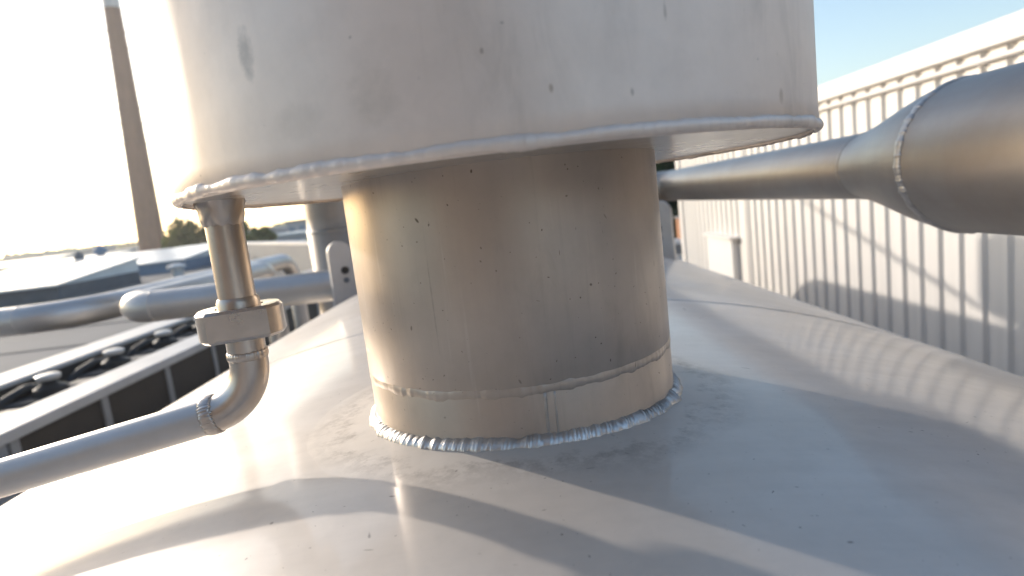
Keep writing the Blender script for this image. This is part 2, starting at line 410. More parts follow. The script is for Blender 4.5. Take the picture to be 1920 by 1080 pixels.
for j in range(rows):
    q = j/(rows-1); r = RN-.004+(.115)*q
    hgt = .0038*(1-q)**2.4
    for k in range(seg):
        a = 2*pi*k/seg; x, y = NC[0]+r*cos(a), NC[1]+r*sin(a)
        v.append((x, y, tank_z(x)-.0009*q*q+hgt*(1+.18*nz(3*cos(a), 3*sin(a), q))))
for j in range(rows-1):
    for k in range(seg): f.append((j*seg+k, (j+1)*seg+k, (j+1)*seg+(k+1) % seg, j*seg+(k+1) % seg))
mk('flare', v, f, M['tank'], tank, smooth=True, at=(0, 0, -TH))
def seam_c(t): return Vector((NC[0]+(RN-.0022)*cos(2*pi*t), NC[1]+(RN-.0022)*sin(2*pi*t), Z_SEAM + .0022*nz(t*26, 4) + .0012*nz(t*75, 8)))
v, f = bead(1500, seam_c, ring_o, zup, .0029, .0066, 150, .02, .24, 12.0, seg=12)
mk('girth_weld', v, f, M['neck'], neck, smooth=True)
# upright seam of the lower collar: a pair of narrow ground ridges
for k, dphi in enumerate((-.0, .052)):
    ph = atan2(-RN, .0) + .115 + dphi
    pts = [Vector((NC[0]+(RN-.0006+.0004*nz(i, k))*cos(ph+.003*i/8), NC[1]+(RN-.0006)*sin(ph+.003*i/8), -.203+.043*i/8)) for i in range(9)]
    v, f = tube(pts, .0016 if k == 0 else .0012, 8)
    mk('upright_seam', v, f, M['weld'], neck, smooth=True)
# drum on the neck
drum_h = .62
v, f = lathe(NC, [(RD-.004, Z_DRUM), (RD, Z_DRUM+.004), (RD, Z_DRUM+.02), (RD, Z_DRUM+.15), (RD, Z_DRUM+drum_h*.6), (RD, Z_DRUM+drum_h-.02), (RD-.02, Z_DRUM+drum_h), (.02, Z_DRUM+drum_h+.05)], 256, closed_top=True)
drum = mk('drum', v, f, M['drum'], tank, smooth=True, at=(NC[0], NC[1], Z_DRUM), sharp=50)
v, f = lathe(NC, [(RN-.004, Z_DRUM+.0055), (.22, Z_DRUM+.0045), (.26, Z_DRUM+.004), (RD-.003, Z_DRUM+.0035)], 200)
mk('bottom_plate', v, [q[::-1] for q in f], M['plate'], drum, smooth=True)
def rim_c(t): return Vector((NC[0]+(RD-.0005)*cos(2*pi*t), NC[1]+(RD-.0005)*sin(2*pi*t), Z_DRUM+.0042+.0008*nz(t*34, 31)))
v, f = bead(2600, rim_c, ring_o, zup, .0032, .0040, 240, .07, .48, 31.0, seg=14)
mk('rim_weld', v, f, M['drum'], drum, smooth=True)
# circumferential plate seam across the tank
a0, a1 = radians(-50), radians(50)
def cs_c(t):
    a = a0+(a1-a0)*t; return Vector((TX+(TR-.0007)*sin(a), 1.21+.002*nz(t*40, 2), TZ+(TR-.0007)*cos(a)))
v, f = bead(900, cs_c, lambda t: Vector((sin(a0+(a1-a0)*t), 0, cos(a0+(a1-a0)*t))), lambda t: Vector((0, 1, 0)), .0016, .0042, 400, .04, .2, 50, seg=8, closed=False)
mk('plate_seam', v, f, M['weld'], shell, smooth=True)
# extra vent added out of sight behind the first, to shade the wide pipe
c3 = (.0, 1.9)
v, f = lathe(c3, [(RN, -.26), (RN, .12)], 64); mk('neck', v, f, M['neck'], tank, smooth=True)
v, f = lathe(c3, [(RN-.02, .10), (.36, .10), (.37, .11), (.37, .50), (.35, .52), (.02, .56)], 96, closed_top=True, closed_bot=True); mk('drum', v, f, M['drum'], tank, smooth=True, sharp=40)
# lifting lugs on both flanks near the far end
def lug(cx, y, base, top, w, th, tilt, label):
    pts = []; z0 = base - .06
    hw = w/2; rtop = hw
    prof = [(-hw*1.12, z0), (hw*1.12, z0), (hw, base+.08)]
    n = 12
    cz = top-rtop
    for i in range(n+1):
        a = pi*i/n; prof.append((hw*cos(a), cz+rtop*sin(a)))
    prof.append((-hw, base+.08))
    v = [(cx+x*cos(tilt), y-th/2+x*sin(tilt), z) for x, z in prof] + [(cx+x*cos(tilt)-th*sin(tilt), y+th/2+x*sin(tilt), z) for x, z in prof]
    m = len(prof)
    f = [tuple(range(m)), tuple(range(2*m-1, m-1, -1))] + [(i, i+m, (i+1) % m+m, (i+1) % m) for i in range(m)]
    o = mk('lifting_lug', v, f, M['lug'], tank)
    for zc, r, mt in ((base+(top-base)*.50, .017, M['black']), (base+(top-base)*.33, .012, M['kerb'])):
        hv, hf = tube([(cx+.012, y-th/2-.003, zc), (cx+.012, y+th/2+.003, zc)], r, 18)
        mk('shackle_hole', hv, hf, mt, o)
    return o
lug(-.795, 2.78, tank_z(-.795), -.085, .105, .035, .5, '')
lug(.66, 2.78, tank_z(.66), -.075, .105, .035, -.5, '')

# ------------------------------------------------------------------ drain pipe hung from the drum
DX, DY, DR = -.2655, .568, .0166
EZ = -.161                                  # height of the horizontal run at the elbow
dr = thing('drain_pipe', (DX, DY, -.2), 'slim steel drain pipe with union nut and elbow hanging from the drum rim at left', 'pipe')
v, f = tube([(DX, DY, Z_DRUM+.004), (DX, DY, -.02), (DX, DY, -.064)], DR, 40)
mk('downpipe', v, f, M['drain'], dr, smooth=True, at=(DX, DY, 0), sharp=60)
# lumpy collar weld under the drum
v = []; f = []; seg = 48
prof = [(1.02, -.0185), (1.10, -.015), (1.16, -.010), (1.20, -.004), (1.28, .002), (1.32, .0042)]
for j, (r, dz) in enumerate(prof):
    for k in range(seg):
        a = 2*pi*k/seg; q = r*(1+.07*nz(k*.45, j*.6)+.04*nz(k*1.1, j*1.3))
        v.append((DX+DR*q*cos(a), DY+DR*q*sin(a), Z_DRUM+dz+.0025*nz(k*.5, j, 3)*(j < 5)))
for j in range(len(prof)-1):
    for k in range(seg):
        f.append((j*seg+k, j*seg+(k+1) % seg, (j+1)*seg+(k+1) % seg, (j+1)*seg+k))
mk('collar_weld', v, f, M['drain'], dr, smooth=True)
# union: round collar with two wrench flats, chamfered
def collar(cx, cy, z0, z1, R, d, a0, ch):
    v = []; f = []; half = math.acos(d/R)
    angs = []
    for c in (a0, a0+pi):
        angs += [c-half+2*half*i/6 for i in range(7)]
        n = 20; b0, b1 = c+half, c+pi-half
        angs += [b0+(b1-b0)*i/n for i in range(1, n)]
    rows = [(z0, .93), (z0+ch, 1.0), (z1-ch, 1.0), (z1, .93), (z1, .56), (z1-.004, .55)]
    n = len(angs)
    for (z, sc) in rows:
        for a in angs:
            r = R
            for c in (a0, a0+pi):
                q = cos(a-c)
                if q > d/R: r = min(r, d/q)
            if sc < .9: r = R*sc
            elif sc < 1: r = r*sc if r > R*.999 else r*(1-(1-sc)*.6)
            v.append((cx+r*cos(a), cy+r*sin(a), z))
    for j in range(len(rows)-1):
        for k in range(n):
            f.append((j*n+k, j*n+(k+1) % n, (j+1)*n+(k+1) % n, (j+1)*n+k))
    f.append(tuple(range(n-1, -1, -1)))
    return v, f
v, f = collar(DX, DY, -.0962, -.0668, .0385, .0280, atan2(-DY, -DX)-radians(8.5), .0028)
mk('union_nut', v, f, M['nut'], dr, smooth=True, at=(DX, DY, -.08), sharp=18)
v, f = tube([(DX, DY, -.058), (DX, DY, -.0615), (DX, DY, -.070)], [DR*1.06, DR*1.16, DR*1.16], 40)
mk('tailpiece', v, f, M['drain'], dr, smooth=True, sharp=40)
run_dir = Vector((-.2105, -.0285, -.0325)).normalized()
er = .047
down = Vector((0, 0, -1))
corner = Vector((DX, DY, EZ))
# arc from vertical to the run direction
ang = down.angle(run_dir); tl = er*math.tan(ang/2)
pA = corner - down*tl; pB = corner + run_dir*tl
side = (run_dir - down*run_dir.dot(down)).normalized()
cen = pA + side*er
pth = [cen - side*(er*cos(ang*i/18)) + down*(er*sin(ang*i/18)) for i in range(19)]
v, f = tube([Vector((DX, DY, -.094))] + pth, [DR*1.04] + [DR*1.06]*19, 40)
mk('elbow', v, f, M['drain'], dr, smooth=True, sharp=60)
def wring(c, ax, r, ro, ru, seed, rip, mat, parent, name='weld_ring', amp=.06, lump=.25):
    ax = Vector(ax).normalized(); ref = Vector((0, 0, 1)) if abs(ax.z) < .9 else Vector((1, 0, 0))
    e1 = (ref - ax*ref.dot(ax)).normalized(); e2 = ax.cross(e1); c = Vector(c)
    o = lambda t: e1*cos(2*pi*t)+e2*sin(2*pi*t)
    n = int(rip*7)
    v, f = bead(n, lambda t: c+o(t)*r, o, lambda t: ax, ro, ru, rip, amp, lump, seed, seg=10)
    return mk(name, v, f, mat, parent, smooth=True)
wring((DX, DY, -.1135), (0, 0, 1), DR*1.03, .0018, .0042, 61, 40, M['drain'], dr)
wring(pB+run_dir*.002, run_dir, DR*1.06, .0017, .0065, 66, 40, M['drain'], dr, lump=.35, amp=.02)
end = pB + run_dir*1.3
v, f = tube([pB, pB+run_dir*.3, pB+run_dir*.7, end], DR*1.06, 40)
mk('run', v, f, M['run'], dr, smooth=True, sharp=60)

# ------------------------------------------------------------------ overhead pipe with reducer at right
PX, PZ, PR, PR2 = .92, -.017, .084, .151
bp = thing('reducer_pipe', (PX, 1.4, PZ), 'dark steel pipe widening through a reducer, running level past the drum at right', 'pipe')
v, f = tube([(PX, 1.57, PZ), (PX, 2.5, PZ), (PX, 3.35, PZ)], PR, 64)
mk('narrow_pipe', v, f, M['bigpipe'], bp, smooth=True, at=(PX, 2.4, PZ), sharp=60)
pts = arc((PX-.15, 3.35, PZ), (1, 0, 0), (0, 1, 0), .15, 0, pi/2, 14) + [Vector((-.1, 3.50, PZ)), Vector((-.9, 3.5, PZ))]
v, f = tube(pts, PR, 64)
mk('bend', v, f, M['bigpipe'], bp, smooth=True, sharp=60)
prof = []
for i in range(15):
    t = i/14; s = .45*t + .55*t*t*(3-2*t); prof.append((1.575-.35*t, PR+(PR2-PR)*s))
v, f = tube([(PX, y, PZ) for y, r in prof], [r for y, r in prof], 64)
mk('reducer', v, f, M['bigpipe'], bp, smooth=True, sharp=60)
v, f = tube([(PX, 1.225, PZ), (PX, .6, PZ), (PX, -1.0, PZ), (PX, -2.4, PZ)], PR2, 72)
mk('wide_pipe', v, f, M['bigpipe'], bp, smooth=True, at=(PX, 0, PZ), sharp=60)
wring((PX, 1.575, PZ), (0, 1, 0), PR-.0005, .0022, .007, 71, 90, M['bigpipe'], bp, lump=.2)
wring((PX, 1.225, PZ), (0, 1, 0), PR2-.001, .0045, .011, 77, 120, M['weld'], bp, lump=.35)

# ------------------------------------------------------------------ process pipes at left
def elbow_path(p0, c, p1, r, n=12):
    p0, c, p1 = Vector(p0), Vector(c), Vector(p1)
    a = (p0-c).normalized(); b = (p1-c).normalized()
    ang = pi - a.angle(b); tl = r*math.tan(ang/2)
    s, e = c+a*tl, c+b*tl; cen = c + (a+b).normalized()*(r/cos(ang/2))
    u = (s-cen).normalized(); w = (-a).normalized()
    return s, e, [cen + u*(r*cos(ang*i/n)) + w*(r*sin(ang*i/n)) for i in range(n+1)]
def pipe_run(name, pts, r, bend, label):
    root = thing(name, pts[0], label, 'pipe')
    pts = [Vector(p) for p in pts]; cur = pts[0]
    for i in range(1, len(pts)-1):
        s, e, ar = elbow_path(pts[i-1], pts[i], pts[i+1], bend)
        v, f = tube([cur, (cur+s)/2, s], r, 40, caps=(i == 1)); mk('straight', v, f, M['pipe'], root, smooth=True, at=cur, sharp=60)
        v, f = tube(ar, r*1.004, 40, caps=False); mk('elbow', v, f, M['pipe'], root, smooth=True, at=pts[i])
        wring(s, pts[i]-pts[i-1], r-.0005, .0022, .006, 80+i, 50, M['pipe'], root); wring(e, pts[i+1]-pts[i], r-.0005, .0022, .006, 90+i, 50, M['pipe'], root)
        cur = e
    v, f = tube([cur, (cur+pts[-1])/2, pts[-1]], r, 40); mk('straight', v, f, M['pipe'], root, smooth=True, at=cur, sharp=60)
    return root
pipe_run('process_pipe', [(-6.5, 3.40, -.338), (-2.50, 3.40, -.338), (-2.50, 6.8, -.345), (-2.50, 6.8, -3.0)], .082, .32,
         'bright steel pipe coming in from the left edge and bending away past the drain pipe')
pipe_run('process_pipe', [(-.55, 2.93, -.297), (-1.93, 2.93, -.297), (-1.93, 4.72, -.297), (-1.93, 4.72, -2.9)], .0755, .16,
         'bright steel pipe crossing behind the union nut, its left end bent away from the lug')

# ------------------------------------------------------------------ second tank behind (seen by its riser, and by its shadow on the cladding)
t2 = thing('storage_tank', (TX, 7.2, G), 'second tank of the row, hidden behind the big neck, its shadow falling on the cladding', 'tank')
sv, sf = tank_shell(4.9, 9.1, TX, TZ, TR, seg=128, ny=6)
mk('shell', sv, sf, M['far_steel'], t2, smooth=True, at=(TX, 7.4, -TH))
c2 = (-.10, 6.85)
v, f = lathe(c2, [(RN, -.32), (RN, .05)], 64); mk('neck', v, f, M['far_steel'], t2, smooth=True)
v, f = lathe(c2, [(.05, .0), (.43, .0), (.45, .02), (.45, .44), (.43, .46), (.02, .49)], 96, closed_top=True, closed_bot=True); mk('drum', v, f, M['far_steel'], t2, smooth=True, sharp=40)
v, f = tube([(-.1, 7.28, .0), (-.1, 8.33, .29), (-.1, 10.2, .86)], .024, 16); mk('brace', v, f, M['far_steel'], t2, smooth=True)

# ------------------------------------------------------------------ standpipe between the two tanks, topped by an added wide drum
rc = (-1.175, 4.2); RS = .215
sp_ = thing('vent_standpipe', (rc[0], rc[1], G), 'thick steel standpipe with a girth weld behind the left lifting lug', 'standpipe')
v, f = lathe(rc, [(RS+.006, G), (RS+.006, -.052), (RS, -.045), (RS, .05), (RS, .47)], 96); ris = mk('riser', v, f, M['far_steel'], sp_, smooth=True, sharp=50)
v, f = lathe(rc, [(RS, -.060), (RS+.008, -.056), (RS+.011, -.050), (RS+.008, -.044), (RS-.001, -.038)], 96); mk('girth_weld', v, f, M['weld'], ris, smooth=True)
v, f = lathe(rc, [(RS-.01, .45), (.76, .45), (.78, .465), (.78, .93), (.76, .95), (.05, 1.02)], 128, closed_top=True, closed_bot=True); mk('drum', v, f, M['far_steel'], sp_, smooth=True, sharp=40)  # unseen drum, added so that its shadow falls on the reducer pipe

# ------------------------------------------------------------------ white clad building at right
XW = 3.40; P = .2325; Y_FAR = 12.25; Z_TOP = .812
bld = thing('clad_building', (XW+5, 1.5, G), 'long white building with ribbed metal cladding and plain coping at right', 'building')
mb = MB(); mb.box(XW+.06, XW+12, -9.0, Y_FAR-.02, G, Z_TOP-.06); mb.obj('core', M['white_trim'], bld)
rib0 = 4.178                                # centre line of one valley
def sheet_mesh(n):
    v = []; f = []; xs = []
    d = .028; vw = .052; sl = .020           # valley floor, slope of its sides
    for i in range(n):
        y = i*P
        xs += [(y - vw/2 - sl, 0), (y - vw/2, d), (y + vw/2, d), (y + vw/2 + sl, 0)]
    xs = [(-P/2, 0)] + xs + [((n-1)*P + P/2 + .004, 0)]
    for (y, dx) in xs:
        v += [(dx, y, G), (dx, y, Z_TOP-.05)]
    for i in range(len(xs)-1): f.append((2*i, 2*i+1, 2*i+3, 2*i+2))
    return v, f
k0 = int(math.floor((-8.9-rib0)/P)); n_total = int((Y_FAR-(rib0+k0*P)+P/2)/P)
sv, sf = sheet_mesh(4)
first = None
for s_i in range(n_total//4):
    y = rib0 + (k0+4*s_i)*P
    if first is None:
        first = mk('cladding_sheet', [(XW+a, y+b, c) for a, b, c in sv], sf, M['white_clad'], bld, at=(XW, y, G)); y_first = y
    else:
        o = first.copy(); COL.objects.link(o); o.parent = bld
        o.location = first.location + Vector(((.0012 if s_i % 2 else 0), y-y_first, 0))
last_y = rib0 + (k0+4*(n_total//4))*P - P/2
mb = MB(); mb.box(XW-.03, XW+.12, last_y+.004, last_y+.2, G, Z_TOP-.05, .006); mb.obj('corner_trim', M['white_trim'], bld)
Z_CB = .648
mb = MB(); y = -9.0
ycop = [(-9.0, -3.0), (-3.0, 3.0), (3.0, 7.6), (7.6, last_y+.26)]
for a, b in ycop:
    mb = MB(); mb.box(XW-.06, XW+.45, a+.0015, b-.0015, Z_CB, Z_TOP, .008); mb.obj('coping', M['white_trim'], bld)
v, f = tube([(XW-.035, -9, .575), (XW-.035, 2, .575), (XW-.035, last_y, .575)], .020, 14); mk('conduit', v, f, M['white_trim'], bld, smooth=True, sharp=60)
for i in range(12):
    yy = -7.5+1.7*i
    mb = MB(); mb.box(XW-.045, XW+.002, yy, yy+.03, .548, .552); mb.obj('clip', M['white_trim'], bld)
# flat joint strip and projecting hatch
mb = MB(); mb.box(XW-.012, XW+.04, 8.93, 9.18, G, .55, .004); mb.obj('joint_strip', M['white_clad'], bld)
hat = MB().box(XW-.10, XW+.03, 9.32, 10.52, -3.3, -.98, .012).obj('hatch', M['door'], bld)
MB().box(XW-.16, XW+.03, 9.24, 10.60, -.975, -.93, .006).obj('lintel', M['white_trim'], hat)
MB().box(XW-.13, XW-.1005, 9.46, 9.50, -2.4, -2.2, .003).obj('handle', M['mullion'], hat)

# ------------------------------------------------------------------ flat-roofed building at left
lb = thing('flat_roof_building', (-20, 12, G), 'low building at left with felt roof, pale copings and dark facade', 'building')
FX = -3.42
MB().box(-58, -5.14, -6, 44, -1.55, -1.24).obj('roof_deck', M['roof'], lb)
MB().box(-58, FX-.05, -6, 43.9, G, -1.56).obj('wall', M['facade'], lb)
MB().box(FX-.34, FX-.05, -6, 43.9, -1.559, -1.17).obj('parapet', M['facade'], lb)
ym = rib = 0
MB().box(FX-.36, FX, -6, 44, -1.165, -1.085, .006).obj('coping', M['coping'], lb)
MB().box(-5.13, -4.67, -6, 44, -1.115, -1.068, .006).obj('roof_kerb', M['coping'], lb)
MB().box(-5.11, -4.70, -6, 43.98, -1.56, -1.117).obj('upstand', M['facade'], lb)
mm = None
for i in range(-6, 24):
    y = 4.76 + .905*i
    if y < 3.6 or y > 22: continue
    if mm is None:
        mm = MB().box(FX-.05, FX-.012, y-.035, y+.035, G+.01, -1.166).obj('mullion', M['mullion'], lb, at=(FX, y, G)); ymm = y
    else:
        o = mm.copy(); COL.objects.link(o); o.parent = lb; o.location = mm.location + Vector((0, y-ymm, 0))
pane = None
for i in range(-6, 24):
    y = 4.76 + .905*i
    if y < 3.6 or y > 22: continue
    if pane is None:
        pane = MB().box(FX-.05, FX-.03, y+.037, y+.868, G+.01, -1.17).obj('facade_panel', M['facade'], lb, at=(FX, y, G)); yp = y
    else:
        o = pane.copy(); COL.objects.link(o); o.parent = lb; o.location = pane.location + Vector((0, y-yp, 0))
MB().box(FX-.05, FX-.025, -5.9, 3.80, G+.01, -1.17).obj('pale_panel', M['facade_light'], lb)
sm = None
for i in range(18):                         # lapped felt strips
    y = 4.0 + 2.05*i
    if sm is None:
        sm = MB().box(-57, -5.2, y, y+.10, -1.238, -1.228).obj('felt_lap', M['roof_dark'], lb, at=(-30, y, -1.24)); ysm = y
    else:
        o = sm.copy(); COL.objects.link(o); o.parent = lb; o.location = sm.location + Vector((0, y-ysm, 0))
for (x, y, w, h, lab) in ((-9.6, 9.4, .5, .22, 'low grey junction box on the felt roof near the bright pipes'), (-21.5, 23.6, .9, .45, 'grey plant box on the roof between the pale skylights'),
                          (-10.9, 24.0, .7, .4, 'small grey plant box before the parapet wall'), (-30.0, 28.5, 1.6, .6, 'long grey plant box near the left picture edge')):
    rb = thing('roof_box', (x, y, -1.24), lab, 'plant box')
    MB().box(x-w/2, x+w/2, y-w/3, y+w/3, -1.23, -1.24+h, .02).obj('casing', M['coping'], rb)
    MB().box(x-w/2-.03, x+w/2+.03, y-w/3-.03, y+w/3+.03, -1.239+h, -1.20+h, .01).obj('lid', M['mullion'], rb)
# black canisters in the gutter between coping and kerb
def canister(y, label):
    root = thing('canister', (-4.22, y, -1.5), label, 'canister', 'black canisters in the roof gutter')
    c = (-4.22, y)
    bd = MB().box(-4.50, -3.94, y-.34, y+.24, -1.54, -1.19, .07).obj('body', M['black'], root)
    v, f = lathe(c, [(.14, -1.20), (.13, -1.13), (.07, -1.10), (.06, -1.06)], 24, closed_top=True); mk('neck', v, f, M['black'], root, smooth=True, sharp=50)
    v, f = lathe(c, [(.085, -1.062), (.095, -1.05), (.095, -1.022), (.07, -1.012)], 28, closed_top=True, closed_bot=True)
    mk('lid', v, f, M['cap'], root, smooth=True, sharp=40)
    v, f = tube([(-4.50, y-.45, -1.30), (-4.46, y-.2, -1.17), (-4.44, y, -1.13), (-4.46, y+.2, -1.17), (-4.50, y+.45, -1.30)], .045, 12); mk('hose', v, f, M['black'], root, smooth=True)
    v, f = tube([(-3.95, y-.45, -1.32), (-3.92, y-.15, -1.25), (-3.92, y+.15, -1.25), (-3.95, y+.45, -1.32)], .06, 12); mk('hose', v, f, M['black'], root, smooth=True)
    MB().box(-4.40, -3.98, y+.28, y+.56, -1.54, -1.20, .04).obj('valve_box', M['graphite'], root)
    return root
for i, (yy, lb_) in enumerate([(5.22, 'black canister with white lid in the roof gutter, nearest one at the left edge'),
                        (6.12, 'black canister with white lid in the roof gutter, second from the left edge'),
                        (7.02, 'black canister with white lid in the roof gutter, third from the left edge'),
                        (7.92, 'black canister in the roof gutter just left of the union nut'),
                        (4.32, 'black canister in the roof gutter, cut by the left picture edge')]):
    canister(yy, lb_)

# skylights on the roof
def skylight(x0, x1, y0, y1, h, label, kerb='kerb', rise=.42):
    root = thing('skylight', ((x0+x1)/2, (y0+y1)/2, -1.24), label, 'skylight', 'skylights on the felt roof')
    z = -1.24+h
    v = [(x0, y0, -1.238), (x1, y0, -1.238), (x1, y1, -1.238), (x0, y1, -1.238), (x0, y0, z), (x1, y0, z), (x1, y1, z), (x0, y1, z)]
    mk('kerb', v, [(3, 2, 1, 0), (0, 1, 5, 4), (1, 2, 6, 5), (2, 3, 7, 6), (3, 0, 4, 7)], M[kerb], root)
    for x in (x0+.002, x1-.002): mk('cheek', [(x, y0, z), (x, y1, z), (x, y1, z+rise)], [(0, 1, 2)], M['skylight'], root)
    n = max(2, int(round((x1-x0)/1.25))); w = (x1-x0+.16)/n
    sl = rise/(y1-y0)
    for k in range(n):
        a, b = x0-.08+w*k+.02, x0-.08+w*(k+1)-.02
        p = [(a, y0-.1), (b, y0-.1), (b, y1+.1), (a, y1+.1)]
        v = [(x, y, z+(y-y0)*sl+.004) for x, y in p] + [(x, y, z+(y-y0)*sl+.06) for x, y in p]
        mk('pane', v, [(3, 2, 1, 0), (4, 5, 6, 7), (0, 1, 5, 4), (1, 2, 6, 5), (2, 3, 7, 6), (3, 0, 4, 7)], M['skylight'], root)
    return root
skylight(-18.6, -12.9, 17.0, 20.8, .40, 'pale skylight on dark kerb nearest the left edge of the roof', rise=.40)
skylight(-16.6, -13.9, 25.6, 30.0, .44, 'long pale skylight with blue kerb end in front of the chimney', 'kerb_blue', .45)
skylight(-20.5, -16.8, 25.6, 30.0, .44, 'pale skylight on dark kerb left of the chimney foot', rise=.45)
skylight(-27.5, -22.6, 31.5, 36, .62, 'far pale skylight second from the left picture edge', 'kerb_blue', .35)
skylight(-36.5, -29.5, 36.0, 41, .85, 'farthest pale skylight at the left picture edge', 'kerb', .35)
# leaning white flue and small vents on the roof
fl = thing('roof_flue', (-13.9, 18.6, -1.24), 'short white flue pipe leaning on the felt roof beside the skylight', 'flue')
v, f = tube([(-13.0, 17.2, -1.24), (-13.35, 17.4, -.82)], .06, 12); mk('pipe', v, f, M['cap'], fl, smooth=True, sharp=50)
def vent(x, y, h, r, label, mat):
    root = thing('roof_vent', (x, y, -1.24), label, 'roof vent')
    v, f = lathe((x, y), [(r*.6, -1.24), (r*.6, -1.24+h*.7)], 16); mk('stem', v, f, mat, root, smooth=True)
    v, f = lathe((x, y), [(r*.6, -1.24+h*.68), (r, -1.24+h*.7), (r, -1.24+h*.85), (r*.3, -1.24+h)], 16, closed_bot=True, closed_top=True); mk('cowl', v, f, mat, root, smooth=True, sharp=40)
vent(-23.0, 34.0, 1.55, .34, 'dark roof vent with cowl standing left of the chimney', M['kerb_blue'])
vent(-24.6, 34.5, 1.30, .25, 'smaller dark roof vent beside the blue one left of the chimney', M['kerb'])
vent(-11.6, 20.8, .50, .30, 'small pale roof vent between the blue skylight and the bright pipes', M['cap'])
vent(-13.9, 14.2, .3, .14, 'tiny dark vent on the felt roof above the bright pipes', M['kerb'])
# grey parapet wall of the next roof
pw = thing('parapet_wall', (-13.0, 28, -1.24), 'grey parapet wall of the roof behind the bright pipes', 'wall')
def wallseg(a, b, z0, z1, th, name, mat):
    a, b = Vector((*a, 0)), Vector((*b, 0)); d = (b-a).normalized(); n = Vector((-d.y, d.x, 0))*th
    v = [a, b, b+n, a+n]; v = [(p.x, p.y, z) for z in (z0, z1) for p in v]
    mk(name, v, [(3, 2, 1, 0), (4, 5, 6, 7), (0, 1, 5, 4), (1, 2, 6, 5), (2, 3, 7, 6), (3, 0, 4, 7)], mat, pw)
for a, b, w in (((-22.0, 30.2), (-13.85, 30.2), 'a'), ((-13.85, 30.2), (-4.0, 13.2), 'b')):
    wallseg(a, b, -1.7, -.47, .35, 'wall', M['concrete']); wallseg(a, b, -.468, -.40, .42, 'coping', M['coping'])

# ------------------------------------------------------------------ brick mill added unseen behind the camera to darken drum and neck reflections
bm_ = thing('unseen_brick_block', (-6, -16, G), 'brown brick mill added unseen behind the camera to darken the drum and neck reflections', 'building')
MB().box(-12, 3.2, -26, -11, G, 6.4).obj('wall', M['block'], bm_)
MB().box(-3.6, 1.7, -24, -8.5, G, 9.5).obj('dark_standin', M['block_dark'], bm_)  # dark mass added to give the photographer's dark reflection on the neck
MB().box(-12.4, 3.6, -26.4, -10.6, 6.402, 6.9, .05).obj('cornice', M['concrete'], bm_)
mw = None
for i in range(6):
    for zf in (-3.4, .6, 3.6):
        x = -11.3 + 3.5*i
        if x > -5.6: continue
        if mw is None:
            mw = MB().box(x, x+1.5, -11.02, -10.96, zf, zf+1.9).obj('window', M['facade'], bm_, at=(x, -11, zf)); mx0, mz0 = x, zf
        else:
            o = mw.copy(); COL.objects.link(o); o.parent = bm_; o.location = mw.location + Vector((x-mx0, 0, zf-mz0))

# ------------------------------------------------------------------ chimney
ch = thing('chimney', (-64.9, 110, G), 'tall tapering brick chimney with pale top at upper left', 'chimney')
CX, CY = -64.9, 110.0
def chr_(z): return 2.16 + (1.26-2.16)*(z/41.5) if z > 0 else 2.16 - z*.022
prof = [(chr_(z), z) for z in [G, 0, 10, 20, 30, 40.4]]
cxs = 1.3                                   # the shaft leans a little
v = []; f = []
def lean(z): return CX + cxs*max(0, z)/41.5
def cl(profile, name, mat, seg=40, top=True):
    v, f = lathe((0, 0), profile, seg, closed_top=top); v = [(x+lean(z), y+CY, z) for x, y, z in v]
    return mk(name, v, f, mat, ch, smooth=True, sharp=40)
cl(prof, 'shaft', M['brick'])
cl([(chr_(40.4)+.01, 40.41), (chr_(44)+.01, 44), (chr_(44)+.18, 44.2), (chr_(44)+.18, 45), (chr_(44)-.2, 45)], 'top', M['chalk'])
for z in (17.5, 21, 23.6, 33.8, 36.5): cl([(chr_(z)+.005, z), (chr_(z)+.10, z+.05), (chr_(z)+.10, z+.30), (chr_(z)+.005, z+.35)], 'band', M['brick'], top=False)

# ------------------------------------------------------------------ trees and far buildings
def tree(x, y, top, rx, seed, label, mat, n=2600, leaf=.24, group='trees on the skyline'):
    r = random.Random(seed); root = thing('tree', (x, y, G), label, 'tree', group)
    ht = top-G
    v, f = tube([(x, y, G), (x+.1, y, G+ht*.35), (x-.1, y+.1, G+ht*.8)], [.05*ht*.5+.05, .04*ht*.5, .03], 10); tr = mk('trunk', v, f, M['bark'], root, smooth=True)
    for i in range(5):
        a = r.random()*6.28; z0 = G+ht*(.3+.1*i)
        v, f = tube([(x, y, z0), (x+cos(a)*rx*.4, y+sin(a)*rx*.4, z0+ht*.12), (x+cos(a)*rx*.75, y+sin(a)*rx*.75, z0+ht*.2)], [.1, .06, .02], 6); mk('limb', v, f, M['bark'], tr)
    clumps = []
    for i in range(26):
        while True:
            p = Vector((r.uniform(-1, 1), r.uniform(-1, 1), r.uniform(-1, 1)))
            if .25 < p.length < 1: break
        clumps.append((Vector((p.x*rx*.8, p.y*rx*.8, p.z*ht*.33)), rx*r.uniform(.22, .42)))
    v = []; f = []; cz = G+ht*.62
    for i in range(n):
        c, cr = clumps[i % 26]
        d = Vector((r.gauss(0, 1), r.gauss(0, 1), r.gauss(0, 1))).normalized()*cr*r.random()**.4
        p = Vector((x, y, cz))+c+d
        u = Vector((r.gauss(0, 1), r.gauss(0, 1), r.gauss(0, 1))).normalized(); w = u.orthogonal().normalized()
        s = leaf*r.uniform(.6, 1.3); k = len(v)
        v += [p+u*s, p+w*s*.6, p-u*s, p-w*s*.6]; f.append((k, k+1, k+2, k+3))
    mk('crown', v, f, mat, root)
tree(-36.5, 69, 2.3, 3.0, 11, 'broad olive tree right of the chimney foot', M['leaf_y'])
tree(-38.9, 70, .6, 1.7, 12, 'low dark tree touching the chimney foot', M['leaf'])
tree(-33.6, 68, 1.2, 1.7, 13, 'smaller olive tree just left of the drain pipe', M['leaf_y'])
